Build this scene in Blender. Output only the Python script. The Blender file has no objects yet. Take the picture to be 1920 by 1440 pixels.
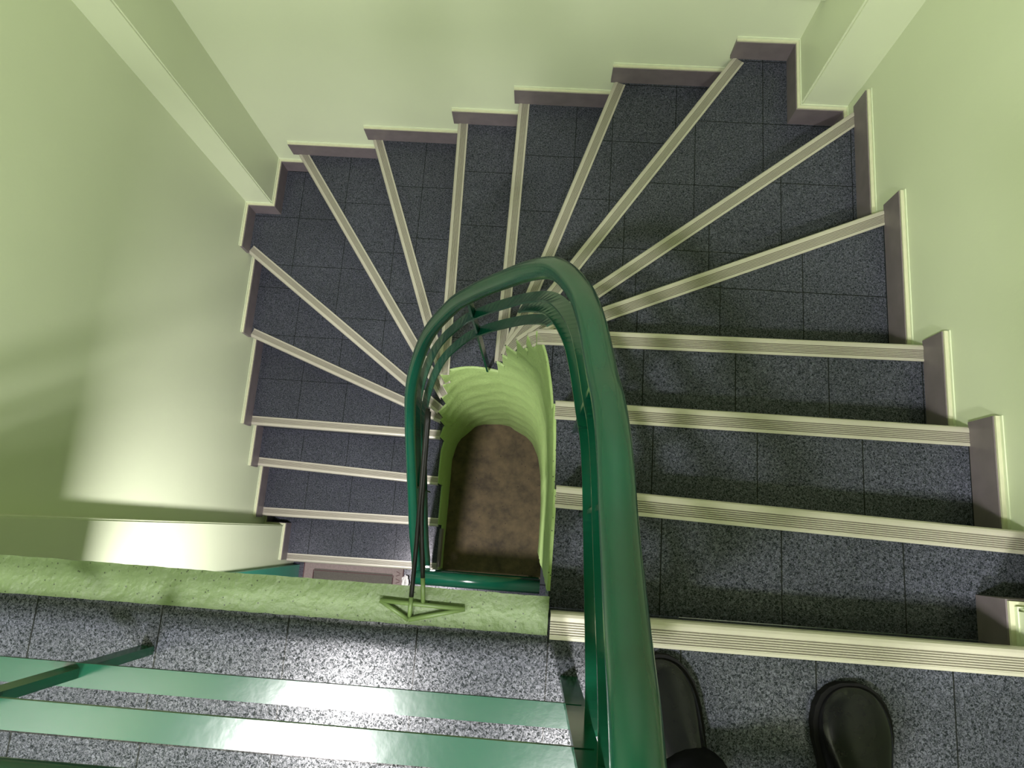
import bpy, bmesh, math, random
from mathutils import Vector, Matrix
random.seed(7)
SC = bpy.context.scene
COL = SC.collection

# ---------------------------------------------------------------- camera
cam_d = bpy.data.cameras.new('camera')
cam = bpy.data.objects.new('camera', cam_d); COL.objects.link(cam)
R = Matrix(((0.99704695, -0.06323083, 0.04358018), (0.07093152, 0.97574901, -0.20708112), (-0.02942941, 0.20956081, 0.97735264)))
CAM_H = 1.2849
cam.matrix_world = Matrix.Translation((0, 0, CAM_H)) @ R.to_4x4()
cam_d.sensor_fit = 'HORIZONTAL'; cam_d.sensor_width = 36.0
cam_d.lens = 1306.99 / 1920 * 36.0
cam_d.clip_start = 0.01
SC.camera = cam
# ---------------------------------------------------------------- world, exposure
w = bpy.data.worlds.new('world'); SC.world = w; w.use_nodes = True
w.node_tree.nodes['Background'].inputs[0].default_value = (0.9, 0.95, 1.0, 1)
w.node_tree.nodes['Background'].inputs[1].default_value = 0.05
SC.view_settings.view_transform = 'Standard'; SC.view_settings.look = 'None'
SC.view_settings.exposure = 0.0; SC.view_settings.gamma = 1.0
SC.view_settings.use_curve_mapping = False
# ---------------------------------------------------------------- lights (the lamps of the place)
UP_LAMP = (-0.88, -0.98, 2.62)    # ceiling lamp over the top landing
UP_POWER = 108
UP2_LAMP = (0.36, -1.22, 2.62)    # second, weaker ceiling lamp over the top landing
UP2_POWER = 92
LOW_LAMP = (-0.80, -0.42, -0.95)  # lamp under the top landing
LOW_POWER = 44
def lamp_light(name, loc, power, size, color, spot=False):
    d = bpy.data.lights.new(name, 'AREA'); d.shape = 'DISK'; d.size = size
    d.energy = power; d.color = color
    o = bpy.data.objects.new(name, d); COL.objects.link(o); o.location = loc
    return o
lamp_light('lamp_light', (UP_LAMP[0], UP_LAMP[1], UP_LAMP[2]-0.03), UP_POWER, 0.26, (1.0, 0.97, 0.97))
lamp_light('lamp_light', (UP2_LAMP[0], UP2_LAMP[1], UP2_LAMP[2]-0.03), UP2_POWER, 0.20, (1.0, 0.97, 0.97))
lamp_light('lamp_light', (LOW_LAMP[0], LOW_LAMP[1], LOW_LAMP[2]-0.03), LOW_POWER, 0.16, (1.0, 0.93, 0.99))

WALL_LAMP = (-1.50, -.42, 1.22)    # wall lamp beside the top landing
wl = lamp_light('lamp_light', (WALL_LAMP[0]+.035, WALL_LAMP[1], WALL_LAMP[2]), 3.5, 0.30, (1.0, 0.95, 1.0))
wl.rotation_euler = (0, math.radians(-90), 0)

# ---------------------------------------------------------------- materials
def s2l(c):
    c = c/255.0
    return c/12.92 if c <= 0.04045 else ((c+0.055)/1.055)**2.4
def rgb(r, g, b): return (s2l(r), s2l(g), s2l(b), 1)
def newmat(name):
    m = bpy.data.materials.new(name); m.use_nodes = True
    nt = m.node_tree; b = nt.nodes['Principled BSDF']
    return m, nt, b
def simple(name, col, rough=.5, metal=0.0, noise=0.0, nscale=20, bump=0.0, bscale=200, coat=0.0, spec=.5):
    m, nt, b = newmat(name)
    b.inputs['Roughness'].default_value = rough; b.inputs['Metallic'].default_value = metal
    b.inputs['Coat Weight'].default_value = coat; b.inputs['Specular IOR Level'].default_value = spec
    tc = nt.nodes.new('ShaderNodeTexCoord')
    n = nt.nodes.new('ShaderNodeTexNoise'); n.inputs['Scale'].default_value = nscale; n.inputs['Detail'].default_value = 5
    nt.links.new(tc.outputs['Object'], n.inputs['Vector'])
    mx = nt.nodes.new('ShaderNodeMix'); mx.data_type = 'RGBA'
    mx.inputs[6].default_value = tuple(c*(1-noise) for c in col[:3])+(1,)
    mx.inputs[7].default_value = tuple(min(1, c*(1+noise)) for c in col[:3])+(1,)
    nt.links.new(n.outputs['Fac'], mx.inputs[0]); nt.links.new(mx.outputs[2], b.inputs['Base Color'])
    if bump:
        n2 = nt.nodes.new('ShaderNodeTexNoise'); n2.inputs['Scale'].default_value = bscale; n2.inputs['Detail'].default_value = 4
        nt.links.new(tc.outputs['Object'], n2.inputs['Vector'])
        bp = nt.nodes.new('ShaderNodeBump'); bp.inputs['Strength'].default_value = bump; bp.inputs['Distance'].default_value = .004
        nt.links.new(n2.outputs['Fac'], bp.inputs['Height']); nt.links.new(bp.outputs['Normal'], b.inputs['Normal'])
    return m
WALL_GREEN = rgb(202, 211, 179)
M_wall = simple('green_wall_paint', WALL_GREEN, rough=.42, noise=.04, nscale=3, bump=.08, bscale=60)
def plaster_mat(name, c1, c2):
    m, nt, b = newmat(name)
    b.inputs['Roughness'].default_value = .55
    tc = nt.nodes.new('ShaderNodeTexCoord')
    v = nt.nodes.new('ShaderNodeTexVoronoi'); v.inputs['Scale'].default_value = 120
    n0 = nt.nodes.new('ShaderNodeTexNoise'); n0.inputs['Scale'].default_value = 60; n0.inputs['Detail'].default_value = 3
    nt.links.new(tc.outputs['Object'], v.inputs['Vector']); nt.links.new(tc.outputs['Object'], n0.inputs['Vector'])
    r = nt.nodes.new('ShaderNodeValToRGB'); r.color_ramp.elements[0].position = .12; r.color_ramp.elements[1].position = .22
    nt.links.new(v.outputs['Distance'], r.inputs[0])
    g = nt.nodes.new('ShaderNodeMath'); g.operation = 'GREATER_THAN'; g.inputs[1].default_value = .50
    nt.links.new(n0.outputs['Fac'], g.inputs[0])
    # pits only where the second noise is high
    inv = nt.nodes.new('ShaderNodeMath'); inv.operation = 'SUBTRACT'; inv.inputs[0].default_value = 1.0
    nt.links.new(r.outputs[0], inv.inputs[1])
    mu = nt.nodes.new('ShaderNodeMath'); mu.operation = 'MULTIPLY'
    nt.links.new(inv.outputs[0], mu.inputs[0]); nt.links.new(g.outputs[0], mu.inputs[1])
    n = nt.nodes.new('ShaderNodeTexNoise'); n.inputs['Scale'].default_value = 9; n.inputs['Detail'].default_value = 6
    nt.links.new(tc.outputs['Object'], n.inputs['Vector'])
    mx = nt.nodes.new('ShaderNodeMix'); mx.data_type = 'RGBA'
    mx.inputs[6].default_value = c1; mx.inputs[7].default_value = c2
    nt.links.new(n.outputs['Fac'], mx.inputs[0])
    mx2 = nt.nodes.new('ShaderNodeMix'); mx2.data_type = 'RGBA'; mx2.inputs[7].default_value = rgb(36, 46, 24)
    nt.links.new(mu.outputs[0], mx2.inputs[0]); nt.links.new(mx.outputs[2], mx2.inputs[6])
    nt.links.new(mx2.outputs[2], b.inputs['Base Color'])
    n2 = nt.nodes.new('ShaderNodeTexNoise'); n2.inputs['Scale'].default_value = 90; n2.inputs['Detail'].default_value = 4
    nt.links.new(tc.outputs['Object'], n2.inputs['Vector'])
    n3 = nt.nodes.new('ShaderNodeTexNoise'); n3.inputs['Scale'].default_value = 7; n3.inputs['Detail'].default_value = 2
    nt.links.new(tc.outputs['Object'], n3.inputs['Vector'])
    ad = nt.nodes.new('ShaderNodeMath'); ad.operation = 'MULTIPLY_ADD'; ad.inputs[1].default_value = 5
    nt.links.new(n3.outputs['Fac'], ad.inputs[0]); nt.links.new(n2.outputs['Fac'], ad.inputs[2])
    bp = nt.nodes.new('ShaderNodeBump'); bp.inputs['Strength'].default_value = .5; bp.inputs['Distance'].default_value = .006
    nt.links.new(ad.outputs[0], bp.inputs['Height']); nt.links.new(bp.outputs['Normal'], b.inputs['Normal'])
    return m
M_plaster = plaster_mat('rough_green_plaster_dimmed', rgb(84, 102, 64), rgb(98, 116, 76))  # curb: base colour darkened to stand in for weaker light there
M_wellplaster = plaster_mat('swirled_green_plaster_brightened', rgb(132, 157, 92), rgb(150, 173, 108))  # same paint as the curb, lightened in colour to stand in for light
M_rail = simple('green_rail_paint', rgb(10, 62, 44), rough=.19, noise=.10, nscale=14, bump=.03, bscale=60)
M_rodblack = simple('dark_iron', rgb(14, 15, 12), rough=.5, noise=.3, nscale=40, spec=.15)
M_rodgreen = simple('painted_iron', rgb(80, 100, 54), rough=.5, noise=.15, nscale=40)
M_alu = simple('brushed_aluminium', rgb(174, 170, 154), rough=.42, metal=.2, noise=.07, nscale=9)
M_groove = simple('grey_rubber_rib', rgb(126, 122, 107), rough=.55, metal=.15, noise=.08, nscale=20)
M_skirt = simple('brown_grey_skirting_tile', rgb(104, 96, 98), rough=.45, noise=.28, nscale=22)
M_grout = simple('cream_grout', rgb(188, 190, 158), rough=.7, noise=.12, nscale=50)
M_leather = simple('black_leather', (0.006, .006, .007, 1), rough=.20, noise=.2, nscale=60, bump=.10, bscale=35, spec=.22)
M_sole = simple('black_rubber_sole', (0.006, .006, .006, 1), rough=.7, spec=.1)
M_cloth = simple('black_trouser_cloth', (0.006, .006, .008, 1), rough=.9, bump=.2, bscale=400, spec=.05)
M_teal = simple('teal_door_paint', rgb(45, 130, 110), rough=.4, noise=.05)
M_matgrey = simple('grey_mat_pile', rgb(92, 88, 80), rough=.95, noise=.25, nscale=120, bump=.5, bscale=500)
M_matborder = simple('mat_border', rgb(135, 122, 116), rough=.9, noise=.25, nscale=90)
M_matline = simple('mat_border_line', rgb(86, 60, 60), rough=.9)
M_paper = simple('white_paper', rgb(232, 230, 226), rough=.8)
M_ceiling = simple('white_ceiling', rgb(150, 162, 128), rough=.8)
def emit_mat(name, col, s):
    m, nt, b = newmat(name); b.inputs['Base Color'].default_value = col
    b.inputs['Emission Color'].default_value = col; b.inputs['Emission Strength'].default_value = s
    return m
M_glow = emit_mat('lit_lamp_glass', (1, .96, .9, 1), 4)

def concrete_mat():
    m, nt, b = newmat('bare_concrete')
    b.inputs['Roughness'].default_value = .8
    tc = nt.nodes.new('ShaderNodeTexCoord')
    n = nt.nodes.new('ShaderNodeTexNoise'); n.inputs['Scale'].default_value = 9; n.inputs['Detail'].default_value = 10; n.inputs['Roughness'].default_value = .7
    nt.links.new(tc.outputs['Object'], n.inputs['Vector'])
    r = nt.nodes.new('ShaderNodeValToRGB')
    r.color_ramp.elements[0].position = .3; r.color_ramp.elements[0].color = rgb(46, 38, 24)
    r.color_ramp.elements[1].position = .65; r.color_ramp.elements[1].color = rgb(96, 82, 56)
    nt.links.new(n.outputs['Fac'], r.inputs[0])
    v = nt.nodes.new('ShaderNodeTexVoronoi'); v.inputs['Scale'].default_value = 26
    nt.links.new(tc.outputs['Object'], v.inputs['Vector'])
    r2 = nt.nodes.new('ShaderNodeValToRGB'); r2.color_ramp.elements[0].position = .05; r2.color_ramp.elements[1].position = .12
    r2.color_ramp.elements[0].color = (.25, .25, .25, 1)
    nt.links.new(v.outputs['Distance'], r2.inputs[0])
    mx = nt.nodes.new('ShaderNodeMix'); mx.data_type = 'RGBA'; mx.blend_type = 'MULTIPLY'; mx.inputs[0].default_value = 1
    nt.links.new(r.outputs[0], mx.inputs[6]); nt.links.new(r2.outputs[0], mx.inputs[7])
    nt.links.new(mx.outputs[2], b.inputs['Base Color'])
    bp = nt.nodes.new('ShaderNodeBump'); bp.inputs['Strength'].default_value = .4; bp.inputs['Distance'].default_value = .01
    nt.links.new(n.outputs['Fac'], bp.inputs['Height']); nt.links.new(bp.outputs['Normal'], b.inputs['Normal'])
    return m
M_conc = concrete_mat()

TILE_DARK = rgb(27, 31, 32); TILE_LIGHT = rgb(85, 87, 98)
def tile_mat(ox, oy, sx, sy):
    """dark speckled granite-look floor tile, joints through (ox, oy)"""
    m, nt, b = newmat('speckled_floor_tile')
    b.inputs['Roughness'].default_value = .24
    L = nt.links.new
    geo = nt.nodes.new('ShaderNodeNewGeometry')
    n1 = nt.nodes.new('ShaderNodeTexNoise'); n1.inputs['Scale'].default_value = 250; n1.inputs['Detail'].default_value = 2.0; n1.inputs['Roughness'].default_value = .6
    n1.inputs['Distortion'].default_value = 1.3
    L(geo.outputs['Position'], n1.inputs['Vector'])
    r = nt.nodes.new('ShaderNodeValToRGB')
    r.color_ramp.elements[0].position = .38; r.color_ramp.elements[0].color = TILE_DARK
    r.color_ramp.elements[1].position = .68; r.color_ramp.elements[1].color = TILE_LIGHT
    L(n1.outputs['Fac'], r.inputs[0])
    n2 = nt.nodes.new('ShaderNodeTexNoise'); n2.inputs['Scale'].default_value = 3.5; n2.inputs['Detail'].default_value = 4
    L(geo.outputs['Position'], n2.inputs['Vector'])
    mr = nt.nodes.new('ShaderNodeMapRange'); mr.inputs[1].default_value = .3; mr.inputs[2].default_value = .7
    mr.inputs[3].default_value = .88; mr.inputs[4].default_value = 1.1
    L(n2.outputs['Fac'], mr.inputs[0])
    mm = nt.nodes.new('ShaderNodeMix'); mm.data_type = 'RGBA'; mm.blend_type = 'MULTIPLY'; mm.inputs[0].default_value = 1
    L(r.outputs[0], mm.inputs[6]); L(mr.outputs[0], mm.inputs[7])
    sp = nt.nodes.new('ShaderNodeMapRange'); sp.inputs[1].default_value = .40; sp.inputs[2].default_value = .66
    sp.inputs[3].default_value = .03; sp.inputs[4].default_value = .42
    L(n1.outputs['Fac'], sp.inputs[0]); L(sp.outputs[0], b.inputs['Specular IOR Level'])
    # joints
    sep = nt.nodes.new('ShaderNodeSeparateXYZ'); L(geo.outputs['Position'], sep.inputs[0])
    def joint(sock, o, s):
        a = nt.nodes.new('ShaderNodeMath'); a.operation = 'SUBTRACT'; a.inputs[1].default_value = o; L(sock, a.inputs[0])
        p = nt.nodes.new('ShaderNodeMath'); p.operation = 'PINGPONG'; p.inputs[1].default_value = s/2; L(a.outputs[0], p.inputs[0])
        c = nt.nodes.new('ShaderNodeMath'); c.operation = 'LESS_THAN'; c.inputs[1].default_value = .0014; L(p.outputs[0], c.inputs[0])
        return c.outputs[0]
    jx = joint(sep.outputs[0], ox, sx); jy = joint(sep.outputs[1], oy, sy)
    mxx = nt.nodes.new('ShaderNodeMath'); mxx.operation = 'MAXIMUM'; L(jx, mxx.inputs[0]); L(jy, mxx.inputs[1])
    mj = nt.nodes.new('ShaderNodeMix'); mj.data_type = 'RGBA'; mj.inputs[7].default_value = rgb(26, 28, 28)
    L(mxx.outputs[0], mj.inputs[0]); L(mm.outputs[2], mj.inputs[6]); L(mj.outputs[2], b.inputs['Base Color'])
    bp = nt.nodes.new('ShaderNodeBump'); bp.inputs['Strength'].default_value = .12; bp.inputs['Distance'].default_value = .001
    L(n1.outputs['Fac'], bp.inputs['Height']); L(bp.outputs['Normal'], b.inputs['Normal'])
    return m

# ---------------------------------------------------------------- helpers
def obj(name, bm, mats, parent=None, kind=None, smooth=False, loc=None):
    me = bpy.data.meshes.new(name); bmesh.ops.recalc_face_normals(bm, faces=bm.faces[:])
    bm.to_mesh(me); bm.free()
    if not isinstance(mats, (list, tuple)): mats = [mats]
    for m in mats: me.materials.append(m)
    if smooth:
        for p in me.polygons: p.use_smooth = True
    o = bpy.data.objects.new(name, me); COL.objects.link(o)
    if parent: o.parent = parent
    if kind: o['kind'] = kind
    return o
def tag(o, label, cat, group=None):
    o['label'] = label; o['category'] = cat
    if group: o['group'] = group
    return o
def empty(name, loc=(0, 0, 0)):
    o = bpy.data.objects.new(name, None); COL.objects.link(o); o.location = loc
    o.empty_display_size = .1
    return o
def box(bm, x0, x1, y0, y1, z0, z1, mi=0):
    vs = [bm.verts.new(p) for p in ((x0,y0,z0),(x1,y0,z0),(x1,y1,z0),(x0,y1,z0),(x0,y0,z1),(x1,y0,z1),(x1,y1,z1),(x0,y1,z1))]
    for f in ((0,1,2,3),(4,5,6,7),(0,1,5,4),(1,2,6,5),(2,3,7,6),(3,0,4,7)):
        fc = bm.faces.new([vs[i] for i in f]); fc.material_index = mi
def prism(bm, poly, z0, z1, mi=0):
    """vertical prism over a plan polygon"""
    lo = [bm.verts.new((p[0], p[1], z0)) for p in poly]; hi = [bm.verts.new((p[0], p[1], z1)) for p in poly]
    n = len(poly)
    bm.faces.new(lo[::-1]).material_index = mi; bm.faces.new(hi).material_index = mi
    for i in range(n):
        bm.faces.new([lo[i], lo[(i+1) % n], hi[(i+1) % n], hi[i]]).material_index = mi
def sweep(bm, path, prof_fn, closed_prof=True, caps=True, mi=0):
    """sweep: prof_fn(i) -> list of 3D points for station i"""
    rings = [[bm.verts.new(p) for p in prof_fn(i)] for i in range(len(path))]
    n = len(rings[0])
    for a, b2 in zip(rings[:-1], rings[1:]):
        for j in range(n if closed_prof else n-1):
            f = bm.faces.new([a[j], a[(j+1) % n], b2[(j+1) % n], b2[j]]); f.material_index = mi
    if caps:
        for rr in (rings[0], rings[-1]):
            try: bm.faces.new(rr).material_index = mi
            except ValueError: pass
def catmull(P, per=8):
    P = [Vector(p) for p in P]; out = []
    for i in range(len(P)-1):
        p0 = P[max(i-1, 0)]; p1 = P[i]; p2 = P[i+1]; p3 = P[min(i+2, len(P)-1)]
        for j in range(per):
            t = j/per; t2 = t*t; t3 = t2*t
            out.append(.5*((2*p1) + (p2-p0)*t + (2*p0-5*p1+4*p2-p3)*t2 + (-p0+3*p1-3*p2+p3)*t3))
    out.append(P[-1]); return out
def tube(bm, path, r, seg=20, mi=0):
    path = [Vector(p) for p in path]
    T = [(path[min(i+1, len(path)-1)]-path[max(i-1, 0)]).normalized() for i in range(len(path))]
    up = Vector((0, 0, 1)) if abs(T[0].z) < .9 else Vector((1, 0, 0))
    N = (up - T[0]*up.dot(T[0])).normalized(); frames = []
    for i, t in enumerate(T):
        N = (N - t*N.dot(t)).normalized(); frames.append((N.copy(), t.cross(N)))
    rr = (lambda i: r) if not callable(r) else r
    def pf(i):
        n, b2 = frames[i]
        return [path[i] + n*(rr(i)*math.cos(2*math.pi*j/seg)) + b2*(rr(i)*math.sin(2*math.pi*j/seg)) for j in range(seg)]
    sweep(bm, path, pf, mi=mi)
def flat_bar(bm, path, width, thick, mi=0):
    """bar lying flat: its width is horizontal, across the path"""
    path = [Vector(p) for p in path]
    def pf(i):
        t = path[min(i+1, len(path)-1)]-path[max(i-1, 0)]
        s = Vector((t.y, -t.x, 0))
        s = s.normalized() if s.length > 1e-9 else Vector((1, 0, 0))
        n = s.cross(t.normalized()).normalized()
        if n.z < 0: n = -n
        c = path[i]
        return [c+s*width/2+n*thick/2, c-s*width/2+n*thick/2, c-s*width/2-n*thick/2, c+s*width/2-n*thick/2]
    sweep(bm, path, pf, mi=mi)

# ---------------------------------------------------------------- plan of the stairwell
H = 0.17
LOW_Z = -18*H
XR, XL, YB = 1.0, -1.56, 1.79
OUT = [(.89, -1.2), (.89, -.07), (XR, -.07), (XR, 1.53), (.84, 1.53), (.84, YB), (-1.425, YB), (-1.425, 1.54), (XL, 1.54), (XL, -.055), (-1.445, -.055), (-1.445, -1.2)]
INN = [(.037, -1.0), (.037, -.17), (.040, .09), (.035, .25), (.027, .35), (.016, .415), (.002, .473), (-.022, .526), (-.062, .572), (-.105, .605), (-.155, .632), (-.20, .650), (-.30, .657), (-.385, .640), (-.43, .612), (-.465, .578), (-.507, .521), (-.528, .44), (-.535, .367), (-.537, .0), (-.537, -1.0)]
NOSE = {0: ((.890, -.141), (.037, -.141)), 1: ((.987, .065), (.044, .092)), 2: ((.988, .303), (.029, .303)), 3: ((.986, .546), (.0, .529)),
 4: ((.983, 1.01), (.182, .664)), 5: ((.985, 1.45), (.161, .796)), 6: ((.637, 1.776), (.089, .954)), 7: ((.218, 1.776), (-.024, 1.03)),
 8: ((-.166, 1.78), (-.178, 1.041)), 9: ((-.444, 1.78), (-.431, .957)), 10: ((-.870, 1.776), (-.543, .893)), 11: ((-1.281, 1.77), (-.614, .804)),
 12: ((-1.55, 1.316), (-.811, .774)), 13: ((-1.55, .918), (-.698, .597)), 14: ((-1.545, .474), (-.502, .463)), 15: ((-1.545, .269), (-.531, .230)),
 16: ((-1.545, .001), (-.533, .010)), 17: ((-1.431, -.251), (-.71, -.246))}
def v2(p): return Vector((p[0], p[1]))
def _smooth(P):
    out = []
    for i in range(len(P)-1):
        if i < 1 or i > len(P)-3: out.append(P[i]); continue
        p0, p1, p2, p3 = (Vector(P[j]) for j in (i-1 if i > 1 else i, i, i+1, i+2 if i < len(P)-3 else i+1))
        for q in range(4):
            t = q/4.0
            v = .5*((2*p1)+(p2-p0)*t+(2*p0-5*p1+4*p2-p3)*t*t+(-p0+3*p1-3*p2+p3)*t*t*t); out.append((v.x, v.y))
    out.append(P[-1]); return out
INN = _smooth(INN)
def isect(poly, a, b, near):
    """line a-b with a polyline; hit nearest to `near` -> (param, point)"""
    a, b = v2(a), v2(b); d = b-a; best = None
    for i in range(len(poly)-1):
        p, q = v2(poly[i]), v2(poly[i+1]); e = q-p
        den = d.x*e.y-d.y*e.x
        if abs(den) < 1e-9: continue
        u = ((p.x-a.x)*d.y-(p.y-a.y)*d.x)/den * -1
        u = ((a.x-p.x)*d.y-(a.y-p.y)*d.x)/(e.x*d.y-e.y*d.x)
        if -1e-6 <= u <= 1+1e-6:
            h = p+e*u; dist = (h-v2(near)).length
            if best is None or dist < best[0]: best = (dist, i+u, h)
    return best[1], best[2]
def portion(poly, s0, s1):
    """points of polyline between params s0 < s1, ends included"""
    def at(s):
        i = min(int(s), len(poly)-2); return v2(poly[i]).lerp(v2(poly[i+1]), s-i)
    pts = [at(s0)]
    for i in range(int(math.floor(s0))+1, int(math.ceil(s1))):
        if s0+1e-4 < i < s1-1e-4: pts.append(v2(poly[i]))
    pts.append(at(s1)); return pts
def offset_poly(pts, d):
    """offset open polyline to its left by d, mitred"""
    n = len(pts); out = []
    for i in range(n):
        ds = []
        if i > 0: ds.append((pts[i]-pts[i-1]).normalized())
        if i < n-1: ds.append((pts[i+1]-pts[i]).normalized())
        ns = [Vector((-t.y, t.x)) for t in ds]
        if len(ns) == 1: out.append(pts[i]+ns[0]*d)
        else:
            m = (ns[0]+ns[1]); m = m/max(m.length_squared, .2)*2 * d if False else m*(2*d/ max(m.length_squared, .3))
            out.append(pts[i]+m)
    return out
cross = {}
for k, (o_, i_) in NOSE.items():
    so, po = isect(OUT, o_, i_, o_); near_in = i_
    d = (v2(i_)-v2(o_)).normalized()
    # inner hit: first one met from the outside
    best = None
    for i in range(len(INN)-1):
        pass
    si, pi = isect(INN, o_, i_, v2(i_)+d*.25 if (v2(i_)-v2((-.25, .45))).length > .45 else i_)
    cross[k] = (so, po, si, pi)

# ---------------------------------------------------------------- room shell
def shell_box(name, *a, mat=None):
    bm = bmesh.new(); box(bm, *a); return obj(name, bm, mat or M_wall, kind='structure')
TOP = 2.7; YF = -2.3
shell_box('wall_back', XL-.1, XR+.1, YB, YB+.12, LOW_Z-.1, TOP)
shell_box('wall_right', XR, XR+.12, YF, YB, LOW_Z-.1, TOP)
shell_box('wall_left', XL-.12, XL, YF, YB, LOW_Z-.1, TOP)
shell_box('wall_front', XL-.1, XR+.1, YF-.12, YF, LOW_Z-.1, TOP)
shell_box('ceiling', XL-.1, XR+.1, YF-.1, YB+.1, TOP, TOP+.1, mat=M_ceiling)
def pier(name, x0, x1, y0, y1):
    bm = bmesh.new(); box(bm, x0, x1, y0, y1, LOW_Z, TOP)
    es = [e for e in bm.edges if abs(e.verts[0].co.z-e.verts[1].co.z) > 1]
    bmesh.ops.bevel(bm, geom=es, offset=.006, segments=2, affect='EDGES')
    return obj(name, bm, M_wall, kind='structure')
pier('wall_pier_back_left', XL-.02, -1.425, 1.54, YB+.02)
pier('wall_pier_back_right', .84, XR+.02, 1.53, YB+.02)
pier('wall_pier_front_right', .89, XR+.02, -.50, -.07)
pier('wall_pier_front_left', XL-.02, -1.445, -.90, -.055)
bm = bmesh.new(); box(bm, -1.425, .84, YB-.035, YB+.01, -.70, TOP)
bmesh.ops.bevel(bm, geom=bm.edges[:], offset=.004, segments=1, affect='EDGES')
obj('trim_1', bm, M_wall, kind='structure')

# upper landing: tiles, slab and the rough plaster curb at its edge
M_t0 = tile_mat(-.192, -.40, .230, .230)
bm = bmesh.new()
prism(bm, [(XL, YF), (XR, YF), (XR, -.141), (.037, -.141), (.037, -.170), (XL, -.170)], -.03, 0)
box(bm, .038, XR, -.1525, -.1415, -H+.001, -.0301)
floor_up = obj('floor', bm, M_t0, kind='structure')
bm = bmesh.new()
prism(bm, [(XL, YF), (XR, YF), (XR, -.156), (.03, -.156), (.03, -.172), (XL, -.172)], -.22, -.031)
obj('ceiling_lower_landing', bm, M_ceiling, kind='structure')
def noisy_box(bm, x0, x1, y0, y1, z0, z1, nx, ny, nz, amp):
    """box with subdivided faces, ragged by noise"""
    from mathutils import noise
    idx = {}
    def V(i, j, k):
        if (i, j, k) not in idx:
            p = Vector((x0+(x1-x0)*i/nx, y0+(y1-y0)*j/ny, z0+(z1-z0)*k/nz))
            q = noise.noise_vector(p*38)*amp + noise.noise_vector(p*110)*amp*.5
            q += noise.noise_vector(p*7)*amp*.5
            idx[(i, j, k)] = bm.verts.new(p+q)
        return idx[(i, j, k)]
    for i in range(nx):
        for j in range(ny):
            for k in (0, nz): bm.faces.new([V(i,j,k), V(i+1,j,k), V(i+1,j+1,k), V(i,j+1,k)])
    for i in range(nx):
        for k in range(nz):
            for j in (0, ny): bm.faces.new([V(i,j,k), V(i+1,j,k), V(i+1,j,k+1), V(i,j,k+1)])
    for j in range(ny):
        for k in range(nz):
            for i in (0, nx): bm.faces.new([V(i,j,k), V(i,j+1,k), V(i,j+1,k+1), V(i,j,k+1)])
bm = bmesh.new(); noisy_box(bm, -1.445, .036, -.172, -.107, -.22, .002, 260, 10, 14, .0011)
for v in bm.verts: v.co.y += v.co.z*.13*(v.co.y+.172)/.065
obj('trim_2', bm, M_plaster, kind='structure')

# lower landing and the concrete floor at the foot of the well
M_t18 = tile_mat(-1.312, -.30, .25, .25)
bm = bmesh.new()
prism(bm, [(XL, YF), (XR, YF), (XR, -.30), (-.537, -.30), (-.537, -.235), (XL, -.235)], LOW_Z-.1, LOW_Z)
obj('floor', bm, M_t18, kind='structure')
bm = bmesh.new(); box(bm, -.56, .06, -.299, .72, LOW_Z-.1, LOW_Z-.002)
obj('floor_stairwell', bm, M_conc, kind='structure')

# ---------------------------------------------------------------- nosing strip
NW = .047
def nosing(name, pf, pe, z, up, parent):
    """aluminium edge strip along pf->pe, `up` = plan direction towards the tread; ribs and rubber lines between"""
    a = Vector((pf.x, pf.y, z)); b = Vector((pe.x, pe.y, z)); d = (b-a).normalized()
    u = Vector((up.x, up.y, 0))
    zz = Vector((0, 0, 1))
    prof = [(-.009, -.030), (-.010, -.012), (-.009, -.003), (-.006, .002), (-.001, .0035), (.006, .0035)]
    mats = [0]*5
    x = .006; n = 6; rw = (NW-.010-.009-.003)/n
    for j in range(n):
        prof += [(x+.0012, .0008), (x+rw*.42, .0008), (x+rw*.42+.0008, .0032), (x+rw, .0032)]
        mats += [1, 1, 0, 0]; x += rw
    prof += [(x+.001, .0038), (NW-.010, .0038), (NW-.010, -.002), (-.006, -.004), (-.006, -.030)]
    mats += [0, 0, 0, 0, 0]
    bm = bmesh.new()
    r0 = [bm.verts.new(a+u*px+zz*pz) for px, pz in prof]; r1 = [bm.verts.new(b+u*px+zz*pz) for px, pz in prof]
    m = len(prof)
    for j in range(m):
        f = bm.faces.new([r0[j], r0[(j+1) % m], r1[(j+1) % m], r1[j]])
        f.material_index = mats[j] if j < len(mats) else 0
    bm.faces.new(r0); bm.faces.new(r1[::-1])
    return obj(name, bm, [M_alu, M_groove], parent)

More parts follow.
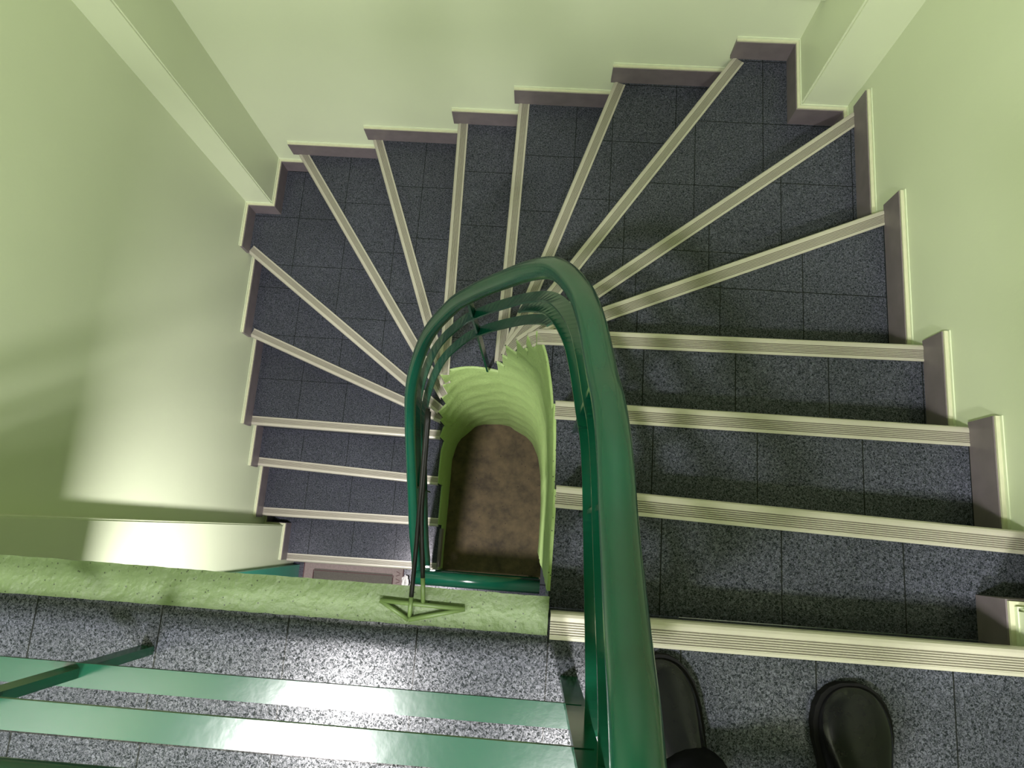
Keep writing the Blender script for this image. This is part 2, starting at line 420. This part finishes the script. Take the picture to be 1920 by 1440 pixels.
# ---------------------------------------------------------------- the winding stair
stair = empty('winding_staircase', (.5, -.14, 0))
tag(stair, 'dark speckled winding staircase with pale ribbed metal step edges around an open well', 'staircase')
TJ = {1: (.50, -.60, .240, .9), 2: (.505, -.60, .240, .9), 3: (.502, -.60, .240, 1.3), 4: (.504, .745, .240, .245), 5: (.510, .930, .232, .256), 6: (.496, 1.256, .243, .256),
 7: (.211, 1.268, .245, .25), 8: (.073, 1.539, .245, .25), 9: (-.165, 1.545, .245, .255), 10: (-.619, 1.545, .25, .255), 11: (-1.027, 1.529, .265, .25),
 12: (-1.314, 1.512, .254, .262), 13: (-1.314, 1.184, .254, .262), 14: (-1.305, .72, .25, .9), 15: (-1.311, -1.0, .255, 2.9), 16: (-1.31, -1.0, .254, 2.9), 17: (-1.312, -1.0, .255, 2.9)}
def skirting(z, s0, s1, parent):
    pts = portion(OUT, s0, s1)
    inn = offset_poly(pts, .014)
    bm = bmesh.new()
    prism(bm, [tuple(p) for p in pts]+[tuple(p) for p in inn[::-1]], z, z+.088, 0)
    in2 = offset_poly(pts, .011)
    prism(bm, [tuple(p) for p in pts]+[tuple(p) for p in in2[::-1]], z+.0881, z+.094, 1)
    in3 = offset_poly(pts, .0025)
    prism(bm, [tuple(p) for p in pts]+[tuple(p) for p in in3[::-1]], z+.0941, z+.102, 2)
    return obj('skirting_tile', bm, [M_skirt, M_grout, M_wall], parent)
for k in range(1, 18):
    so1, po1, si1, pi1 = cross[k]; so0, po0, si0, pi0 = cross[k-1]
    z = -k*H
    if k == 1: so0, po0 = 1.0-.07/1.13+.0, po0
    outer = portion(OUT, cross[k-1][0], cross[k][0]) if k > 1 else portion(OUT, isect(OUT, (.2, -.141), (1, -.141), (.89, -.141))[0], cross[k][0])
    inner = portion(INN, cross[k-1][2], cross[k][2])
    poly = [tuple(p) for p in outer] + [tuple(p) for p in inner[::-1]]
    bm = bmesh.new(); prism(bm, poly, z-.24 if k < 17 else z-.17, z)
    st = obj('step', bm, tile_mat(*TJ[k]), stair); st.matrix_parent_inverse = stair.matrix_world.inverted() if False else Matrix.Translation(-stair.location)
    # skirting along the wall side, reaching just past the nosing
    s_a = cross[k-1][0] if k > 1 else isect(OUT, (.2, -.141), (1, -.141), (.89, -.141))[0]
    if k == 17:
        skirting(z, 8.999+.0 if False else s_a, cross[k][0], st)
    else:
        skirting(z, s_a, cross[k][0]+.012, st)
    d = (po1-pi1).normalized(); up = Vector((-d.y, d.x))
    if up.dot((po0+pi0)/2-(po1+pi1)/2) < 0: up = -up
    end_out = po1 - d*.014; 
    # stop at wall: nosing butts the skirting
    nosing('nosing_strip', end_out, pi1 - d*(-.002), z, up, st)
n0 = nosing('nosing_strip', Vector((.888, -.141)), Vector((.040, -.141)), 0, Vector((0, -1)), floor_up)

# ---------------------------------------------------------------- plastered wall round the well
def well_wall():
    """one continuous plastered skin round the well, its top stepping down with the treads"""
    from mathutils import noise
    bm = bmesh.new(); DZ = .02125
    run = 0.0
    for k in range(1, 18):
        s0, s1 = cross[k-1][2], cross[k][2]
        if k == 1: s0 = isect(INN, (-.5, -.110), (.5, -.110), (.037, -.110))[0]
        pts = portion(INN, s0, s1)
        L = [0]
        for a, b in zip(pts[:-1], pts[1:]): L.append(L[-1]+(b-a).length)
        n = max(2, int(L[-1]/.012)+1); rs = []
        for j in range(n+1):
            t = L[-1]*j/n; i = 0
            while i < len(L)-2 and L[i+1] < t: i += 1
            rs.append((pts[i].lerp(pts[i+1], (t-L[i])/max(L[i+1]-L[i], 1e-6)), run+t))
        run += L[-1]
        q0 = 8*k; q1 = int(round(-LOW_Z/DZ))
        ctr = Vector((-.25, .30)); rows = []
        for q in range(q0, q1+1):
            zz = -q*DZ; row = []
            for p, t in rs:
                nrm = (Vector((min(max(p.x, -.27), -.23), min(p.y, .37)))-p).normalized()
                P = Vector((p.x, p.y, zz))
                tp = min(1.0, (q-q0)/4.0)
                a = .0015 + noise.noise(P*34)*.0012 + tp*(noise.noise(P*7)*.003 + .0035*math.sin((zz+t*1.15)*2*math.pi/.20)*(1 if .3 < t < 1.2 else 0))
                pp = p + nrm*(.0012+max(a, 0))
                row.append(bm.verts.new((pp.x, pp.y, zz + (.001+abs(noise.noise(P*60))*.002 if q == q0 else 0))))
            rows.append(row)
        for a, b in zip(rows[:-1], rows[1:]):
            for j in range(n): bm.faces.new([a[j], a[j+1], b[j+1], b[j]])
        back = [bm.verts.new((p.x*1.0+(p.x-ctr.x)*.012, p.y+(p.y-ctr.y)*.012*(1 if p.y > .37 else 0), -k*H+.0008)) for p, t in rs]
        for j in range(n): bm.faces.new([rows[0][j], rows[0][j+1], back[j+1], back[j]])
    return obj('wall_stairwell', bm, M_wellplaster, kind='structure', smooth=False)
ww = well_wall()
for p in ww.data.polygons: p.use_smooth = True

# ---------------------------------------------------------------- railings
RP = [(.101, -.250, .655), (.101, -.20, .645), (.101, -.147, .605), (.102, -.10, .545), (.103, .008, .43), (.100, .11, .37), (.096, .185, .31), (.089, .242, .255), (.074, .353, .17), (.055, .44, .075),
 (.015, .530, -.06), (-.038, .580, -.20), (-.105, .616, -.36), (-.199, .645, -.55), (-.290, .658, -.74), (-.410, .635, -1.03), (-.507, .548, -1.36), (-.559, .428, -1.68), (-.585, .181, -2.03), (-.588, -.05, -2.24), (-.582, -.19, -2.36), (-.578, -.252, -2.37)]
rail_path = catmull(RP, 6)
TR = .0242
rail = empty('stair_railing', (.1, -.25, 0)); PINV = Matrix.Translation(-rail.location)
tag(rail, 'green tubular stair railing winding down around the well beside the ribbed steps', 'railing')
def part(name, bm, mat, parent, smooth=False):
    o = obj(name, bm, mat, parent, smooth=smooth); o.matrix_parent_inverse = Matrix.Translation(-parent.location); return o
bm = bmesh.new(); tube(bm, rail_path, TR, 28); part('handrail', bm, M_rail, rail, True)
bm = bmesh.new(); flat_bar(bm, [Vector((p.x, p.y, p.z-.185)) for p in rail_path], .034, .006); part('rail_bar', bm, M_rail, rail)
# the lower bar is two pieces: the upper one ends high, just under the middle bar, at the turn
up_n, low_n = 6*11+3, 6*10
lo1 = []
for i, p in enumerate(rail_path[:up_n+1]):
    f = max(0.0, min(1.0, (i-6*7.5)/(up_n-6*7.5))); f = f*f*(3-2*f)
    lo1.append(Vector((p.x, p.y, p.z-.35+.10*f)))
bm = bmesh.new(); flat_bar(bm, lo1, .038, .006); part('rail_bar', bm, M_rail, rail)
bm = bmesh.new(); flat_bar(bm, [Vector((p.x, p.y, p.z-.37)) for p in rail_path[low_n:]], .034, .006); part('rail_bar', bm, M_rail, rail)
def ztread(x, y, k): return -k*H
def stair_post(s, k):
    p = rail_path[s]; t = (rail_path[s+1]-rail_path[s-1]); t.z = 0; t.normalize(); n = Vector((-t.y, t.x, 0))
    bm = bmesh.new(); w2, t2 = .012, .004
    c = [p+n*w2+t*t2, p-n*w2+t*t2, p-n*w2-t*t2, p+n*w2-t*t2]
    prism(bm, [(q.x, q.y) for q in c], -k*H, p.z-.02); part('post', bm, M_rail, rail)
stair_post(6*13+2, 9); stair_post(6*4+2, 1); stair_post(6*7, 3); stair_post(6*18, 15)
# newel plate at the head of the stair
bm = bmesh.new(); prism(bm, [(.062, -.236), (.092, -.236), (.092, -.246), (.062, -.246)], 0, .62); part('newel_post', bm, M_rail, rail)

def landing_railing(z, x0, x1, y, posts, label, hz=(.205, .415), th=.625, r=.0242):
    g = empty('landing_railing', (x1, y, z)); tag(g, label, 'railing')
    bm = bmesh.new(); tube(bm, [(x0, y, z+th), (x1, y, z+th)], r, 24); part('handrail', bm, M_rail, g, True)
    for h2 in hz:
        bm = bmesh.new(); flat_bar(bm, [(x0, y, z+h2), (x1, y, z+h2)], .034, .006); part('rail_bar', bm, M_rail, g)
    for px in posts:
        bm = bmesh.new(); box(bm, px-.0125, px+.0125, y-.004, y+.010, z, z+th-.01); part('post', bm, M_rail, g)
    return g
landing_railing(0, -1.54, .085, -.252, (-.668, -1.40), 'green railing of two flat bars across the top landing, left of the shoes')
landing_railing(LOW_Z, -.578, .050, -.258, (-.53, .0), 'dark green tubular railing closing the foot of the well, far below', hz=(.25, .47), th=.70, r=.036)

# ---------------------------------------------------------------- iron bracket on the curb
br = empty('iron_bracket', (-.2, -.14, 0))
tag(br, 'thin dark iron rod bracket with triangular foot on the green plaster curb', 'bracket')
bm = bmesh.new()
tri = [(-.261, -.134, .010), (-.111, -.138, .010), (-.208, -.163, .010)]
for a, b in ((0, 1), (1, 2), (2, 0)): tube(bm, [tri[a], tri[b]], .0042, 10)
part('triangular_foot', bm, M_rodgreen, br, True)
for base, mid, top in (((-.207, -.160, .008), (-.203, -.03, .035), (-.192, .195, .12)), ((-.185, -.136, .008), (-.196, .03, .055), (-.190, .190, .118))):
    b0, t0 = Vector(base), Vector(mid).lerp(Vector(base), .72)
    bm = bmesh.new(); tube(bm, [b0, t0], .0040, 10); rp = part('rod_base', bm, M_rodgreen, br, True)
    bm = bmesh.new(); tube(bm, catmull([t0, Vector(mid), Vector(top)], 6), .0040, 10); part('rod', bm, M_rodblack, br, True)

# ---------------------------------------------------------------- lower landing: door, mat, paper
dr = empty('door_1', (-1.40, -.7, LOW_Z)); dr['kind'] = 'structure'
bm = bmesh.new(); box(bm, -1.444, -1.405, -1.10, -.285, LOW_Z, LOW_Z+2.0); part('door_leaf', bm, M_teal, dr)
bm = bmesh.new(); box(bm, -1.405, -1.398, -1.0, -.36, LOW_Z+.25, LOW_Z+.9); part('door_panel', bm, M_teal, dr)
bm = bmesh.new(); tube(bm, [(-1.40, -1.0, LOW_Z+1), (-1.34, -1.0, LOW_Z+1), (-1.34, -.88, LOW_Z+1)], .009, 10); part('door_handle', bm, M_alu, dr)

mt = empty('door_mat', (-1.06, -.47, LOW_Z)); tag(mt, 'grey doormat with patterned border at the foot of the stair', 'mat')
def frame(bm, x0, x1, y0, y1, wd, z0, z1):
    box(bm, x0, x1, y0, y0+wd, z0, z1); box(bm, x0, x1, y1-wd, y1, z0, z1)
    box(bm, x0, x0+wd, y0+wd, y1-wd, z0, z1); box(bm, x1-wd, x1, y0+wd, y1-wd, z0, z1)
bm = bmesh.new(); box(bm, -1.31, -.83, -.66, -.30, LOW_Z+.001, LOW_Z+.008); part('mat_pile', bm, M_matgrey, mt)
bm = bmesh.new(); frame(bm, -1.372, -.768, -.72, -.262, .058, LOW_Z+.001, LOW_Z+.006); part('mat_border', bm, M_matborder, mt)
bm = bmesh.new()
frame(bm, -1.376, -.764, -.724, -.258, .005, LOW_Z+.001, LOW_Z+.009)
frame(bm, -1.316, -.824, -.664, -.308, .004, LOW_Z+.001, LOW_Z+.010)
for i in range(9):
    y = -.30-.042*i; c = -.796; s = .012
    bm.faces.new([bm.verts.new(p) for p in ((c-s, y-.012, LOW_Z+.0075), (c+s, y-.002, LOW_Z+.0075), (c+s, y+.002, LOW_Z+.0075), (c-s, y-.008, LOW_Z+.0075))])
    bm.faces.new([bm.verts.new(p) for p in ((c-s, y+.014, LOW_Z+.0075), (c+s, y+.004, LOW_Z+.0075), (c+s, y+.008, LOW_Z+.0075), (c-s, y+.018, LOW_Z+.0075))])
part('mat_stitching', bm, M_matline, mt)
# crumpled white paper
from mathutils import noise as NZ
bm = bmesh.new()
bmesh.ops.create_icosphere(bm, subdivisions=3, radius=.030)
for v in bm.verts:
    n = NZ.noise_vector(v.co*60)*.014
    v.co = Vector((v.co.x*.65, v.co.y*1.5, v.co.z*.6)) + n
for v in bm.verts: v.co += Vector((-.745, -.345, LOW_Z+.03))
pa = obj('crumpled_paper', bm, M_paper); tag(pa, 'small crumpled white paper lying beside the doormat', 'paper')

# loop of thin wire left on a tread
from math import sin, cos
bm = bmesh.new()
tube(bm, catmull([(.095, .355, -3*H+.004), (.112, .362, -3*H+.006), (.118, .348, -3*H+.010), (.108, .338, -3*H+.006), (.104, .345, -3*H+.004), (.112, .325, -3*H+.004), (.106, .316, -3*H+.004), (.100, .328, -3*H+.004)], 6), .0011, 8)
wr_ = obj('bent_wire', bm, M_alu, smooth=True); tag(wr_, 'small loop of thin grey wire lying on a tread by the railing', 'wire')

# pale skirting beside the lowest step, on the well side
bm = bmesh.new(); box(bm, -.538, -.524, -.225, -.01, -17*H, -17*H+.085); obj('baseboard_well', bm, M_skirt, kind='structure')

# ---------------------------------------------------------------- person on the top landing (shoes and trousers)
def shoe(name, toe, ang, parent, length=.285, wmax=.056):
    """loft of cross sections from heel (0) to toe (1); ang = heading, radians from +y towards -x"""
    hd = Vector((-math.sin(ang), math.cos(ang), 0)); sd = Vector((math.cos(ang), math.sin(ang), 0))
    toe = Vector((toe[0], toe[1], 0)); heel = toe - hd*length
    prof = [(0, .018, .045), (.02, .028, .075), (.08, .036, .092), (.2, .037, .098), (.33, .036, .095), (.45, .042, .078), (.58, .050, .062), (.70, .056, .053), (.80, .056, .048), (.88, .050, .044), (.94, .040, .039), (.98, .026, .032), (1.0, .010, .024)]
    bm = bmesh.new(); rings = []
    for t, hw, hh in prof:
        c = heel+hd*(length*t); r = []
        for j in range(20):
            a = 2*math.pi*j/20; ca, sa = math.cos(a), math.sin(a)
            x = hw*(wmax/.056)*(abs(ca)**.75)*(1 if ca > 0 else -1)
            zz = .022+(hh-.022)*(max(sa, 0)**.8) - .010*max(-sa, 0)
            if .5 < t < .66 and sa > .2: zz += .0025*math.sin(t*140)
            r.append(bm.verts.new(c+sd*x+Vector((0, 0, zz))))
        rings.append(r)
    for a, b in zip(rings[:-1], rings[1:]):
        for j in range(20): bm.faces.new([a[j], a[(j+1) % 20], b[(j+1) % 20], b[j]])
    bm.faces.new(rings[0]); bm.faces.new(rings[-1][::-1])
    s = part(name, bm, M_leather, parent, True)
    md = s.modifiers.new('sub', 'SUBSURF'); md.levels = 1; md.render_levels = 2
    bm = bmesh.new(); pts = []
    for sgn in (1, -1):
        seq = prof if sgn == 1 else prof[::-1]
        for t, hw, hh in seq:
            c = heel+hd*(length*(t*1.03-.015)); pts.append(c+sd*(sgn*(hw*(wmax/.056)+.005)))
    prism(bm, [(p.x, p.y) for p in pts], .0005, .020)
    so = part('sole', bm, M_sole, s)
    so.matrix_parent_inverse = Matrix()
    bm = bmesh.new()
    for q in range(3):
        c = heel+hd*(length*(.47-.05*q))+Vector((0, 0, .083+.006*q))
        tube(bm, catmull([c-sd*.026-Vector((0,0,.012)), c+Vector((0,0,.003)), c+sd*.026-Vector((0,0,.012))], 4), .0028, 8)
    la = part('laces', bm, M_sole, s, True); la.matrix_parent_inverse = Matrix()
    return heel, hd
person = empty('person', (.40, -.42, 0))
tag(person, 'person in black leather shoes and dark trousers standing at the top of the stair', 'person')
h1, d1 = shoe('shoe', (.212, -.195), math.radians(20), person, wmax=.056)
h2, d2 = shoe('shoe', (.545, -.212), math.radians(4), person, wmax=.060)
bm = bmesh.new()
ank = [h1+d1*.085, h2+d2*.085]
def loft(bm, secs, seg=24):
    rings = []
    for c, rx, ry in secs:
        rings.append([bm.verts.new((c[0]+rx*math.cos(2*math.pi*j/seg), c[1]+ry*math.sin(2*math.pi*j/seg), c[2])) for j in range(seg)])
    for a, b in zip(rings[:-1], rings[1:]):
        for j in range(seg): bm.faces.new([a[j], a[(j+1) % seg], b[(j+1) % seg], b[j]])
    bm.faces.new(rings[0]); bm.faces.new(rings[-1])
for a, hip in ((ank[0], (.325, -.52)), (ank[1], (.475, -.52))):
    secs = []
    for t, r in ((0, .066), (.05, .064), (.15, .062), (.3, .068), (.5, .066), (.7, .080), (1, .092)):
        secs.append(((a.x+(hip[0]-a.x)*t, a.y+(hip[1]-a.y)*t, .055+.76*t), r, r*1.05))
    loft(bm, secs)
part('trousers', bm, M_cloth, person, True)

# upper body: one skinned figure (head, neck, hands) under a jacket; it stands behind the viewer's phone
def skinned(name, joints, bones, mat, parent, sub=2):
    me = bpy.data.meshes.new(name); me.from_pydata([j[0] for j in joints], bones, []); me.update()
    me.materials.append(mat)
    o = bpy.data.objects.new(name, me); COL.objects.link(o); o.parent = parent; o.matrix_parent_inverse = Matrix.Translation(-parent.location)
    sk = o.modifiers.new('skin', 'SKIN'); 
    for v, j in zip(me.skin_vertices[0].data, joints): v.radius = (j[1], j[1] if len(j) < 3 else j[2])
    me.skin_vertices[0].data[0].use_root = True
    ss = o.modifiers.new('sub', 'SUBSURF'); ss.levels = 1; ss.render_levels = sub
    return o
M_skin = simple('skin', rgb(150, 104, 78), rough=.5, noise=.05)
M_hair = simple('dark_hair', rgb(24, 20, 18), rough=.6)
J = [((.39, -.56, .86), .13, .15), ((.39, -.57, 1.05), .12, .14), ((.38, -.57, 1.28), .12, .16), ((.37, -.57, 1.42), .07, .10),
     ((.21, -.56, 1.38), .06), ((.13, -.44, 1.20), .047), ((.04, -.20, 1.30), .034),
     ((.55, -.56, 1.38), .06), ((.52, -.42, 1.18), .047), ((.20, -.17, 1.30), .034)]
skinned('jacket', J, [(0, 1), (1, 2), (2, 3), (2, 4), (4, 5), (5, 6), (2, 7), (7, 8), (8, 9)], M_cloth, person)
Jb = [((.37, -.57, 1.40), .055), ((.36, -.54, 1.50), .052), ((.35, -.52, 1.60), .082, .092), ((.345, -.50, 1.68), .080, .085), ((.35, -.53, 1.74), .05, .05),
      ((.345, -.425, 1.60), .014), ((.27, -.52, 1.61), .014), ((.43, -.53, 1.61), .014)]
skinned('body', Jb, [(0, 1), (1, 2), (2, 3), (3, 4), (2, 5), (2, 6), (2, 7)], M_skin, person)
skinned('hair', [((.35, -.56, 1.72), .075, .08), ((.355, -.60, 1.64), .06, .075)], [(0, 1)], M_hair, person)
for sx, wr in ((1, (.04, -.20, 1.305)), (-1, (.20, -.17, 1.305))):
    W = Vector(wr); pal = W + Vector((-.005*sx if sx == 1 else -.03, .055, .012))
    js = [(tuple(W), .026, .020), (tuple(pal), .030, .014)]; bs = [(0, 1)]
    for f in range(4):
        base = pal + Vector(((-.024+.016*f), .022, .002)); ln = (.030, .035, .033, .026)[f]
        k1 = base + Vector((0, ln, .006)); k2 = k1 + Vector((.008*sx, ln*.5, .018)); n = len(js)
        js += [(tuple(base), .0095), (tuple(k1), .0085), (tuple(k2), .0075)]; bs += [(1, n), (n, n+1), (n+1, n+2)]
    tb = W + Vector((.030*sx, .030, .008)); t2 = tb + Vector((.016*sx, .030, .012)); n = len(js)
    js += [(tuple(tb), .011), (tuple(t2), .009)]; bs += [(0, n), (n, n+1)]
    skinned('hand', js, bs, M_skin, person)

# ---------------------------------------------------------------- lamp fixtures
def fixture(loc, r, label, hang=0):
    g = empty('ceiling_lamp', loc); tag(g, label, 'lamp')
    bm = bmesh.new(); bmesh.ops.create_cone(bm, cap_ends=True, segments=32, radius1=r*1.15, radius2=r*1.15, depth=.03, matrix=Matrix.Translation((loc[0], loc[1], loc[2]+.02)))
    if hang: tube(bm, [(loc[0], loc[1], loc[2]+.03), (loc[0], loc[1], loc[2]+hang)], .006, 8)
    part('lamp_base', bm, M_alu, g)
    bm = bmesh.new(); bmesh.ops.create_cone(bm, cap_ends=True, segments=32, radius1=r*.92, radius2=r, depth=.02, matrix=Matrix.Translation((loc[0], loc[1], loc[2]-.005)))
    part('lamp_glass', bm, M_glow, g)
fixture(UP_LAMP, .1, 'round white lamp on the ceiling above the top landing')
fixture(UP2_LAMP, .16, 'large round white lamp on the ceiling above the well')
g = empty('wall_lamp', WALL_LAMP); tag(g, 'round lamp on the left wall above the top landing', 'lamp')
bm = bmesh.new(); bmesh.ops.create_cone(bm, cap_ends=True, segments=32, radius1=.17, radius2=.17, depth=.05, matrix=Matrix.Translation(WALL_LAMP)@Matrix.Rotation(math.pi/2, 4, 'Y')@Matrix.Translation((0, 0, -.035)))
part('lamp_base', bm, M_alu, g)
bm = bmesh.new(); bmesh.ops.create_cone(bm, cap_ends=True, segments=32, radius1=.15, radius2=.14, depth=.03, matrix=Matrix.Translation(WALL_LAMP)@Matrix.Rotation(math.pi/2, 4, 'Y')@Matrix.Translation((0, 0, .005)))
part('lamp_glass', bm, M_glow, g)
fixture(LOW_LAMP, .09, 'round lamp hanging under the top landing slab', hang=.71)
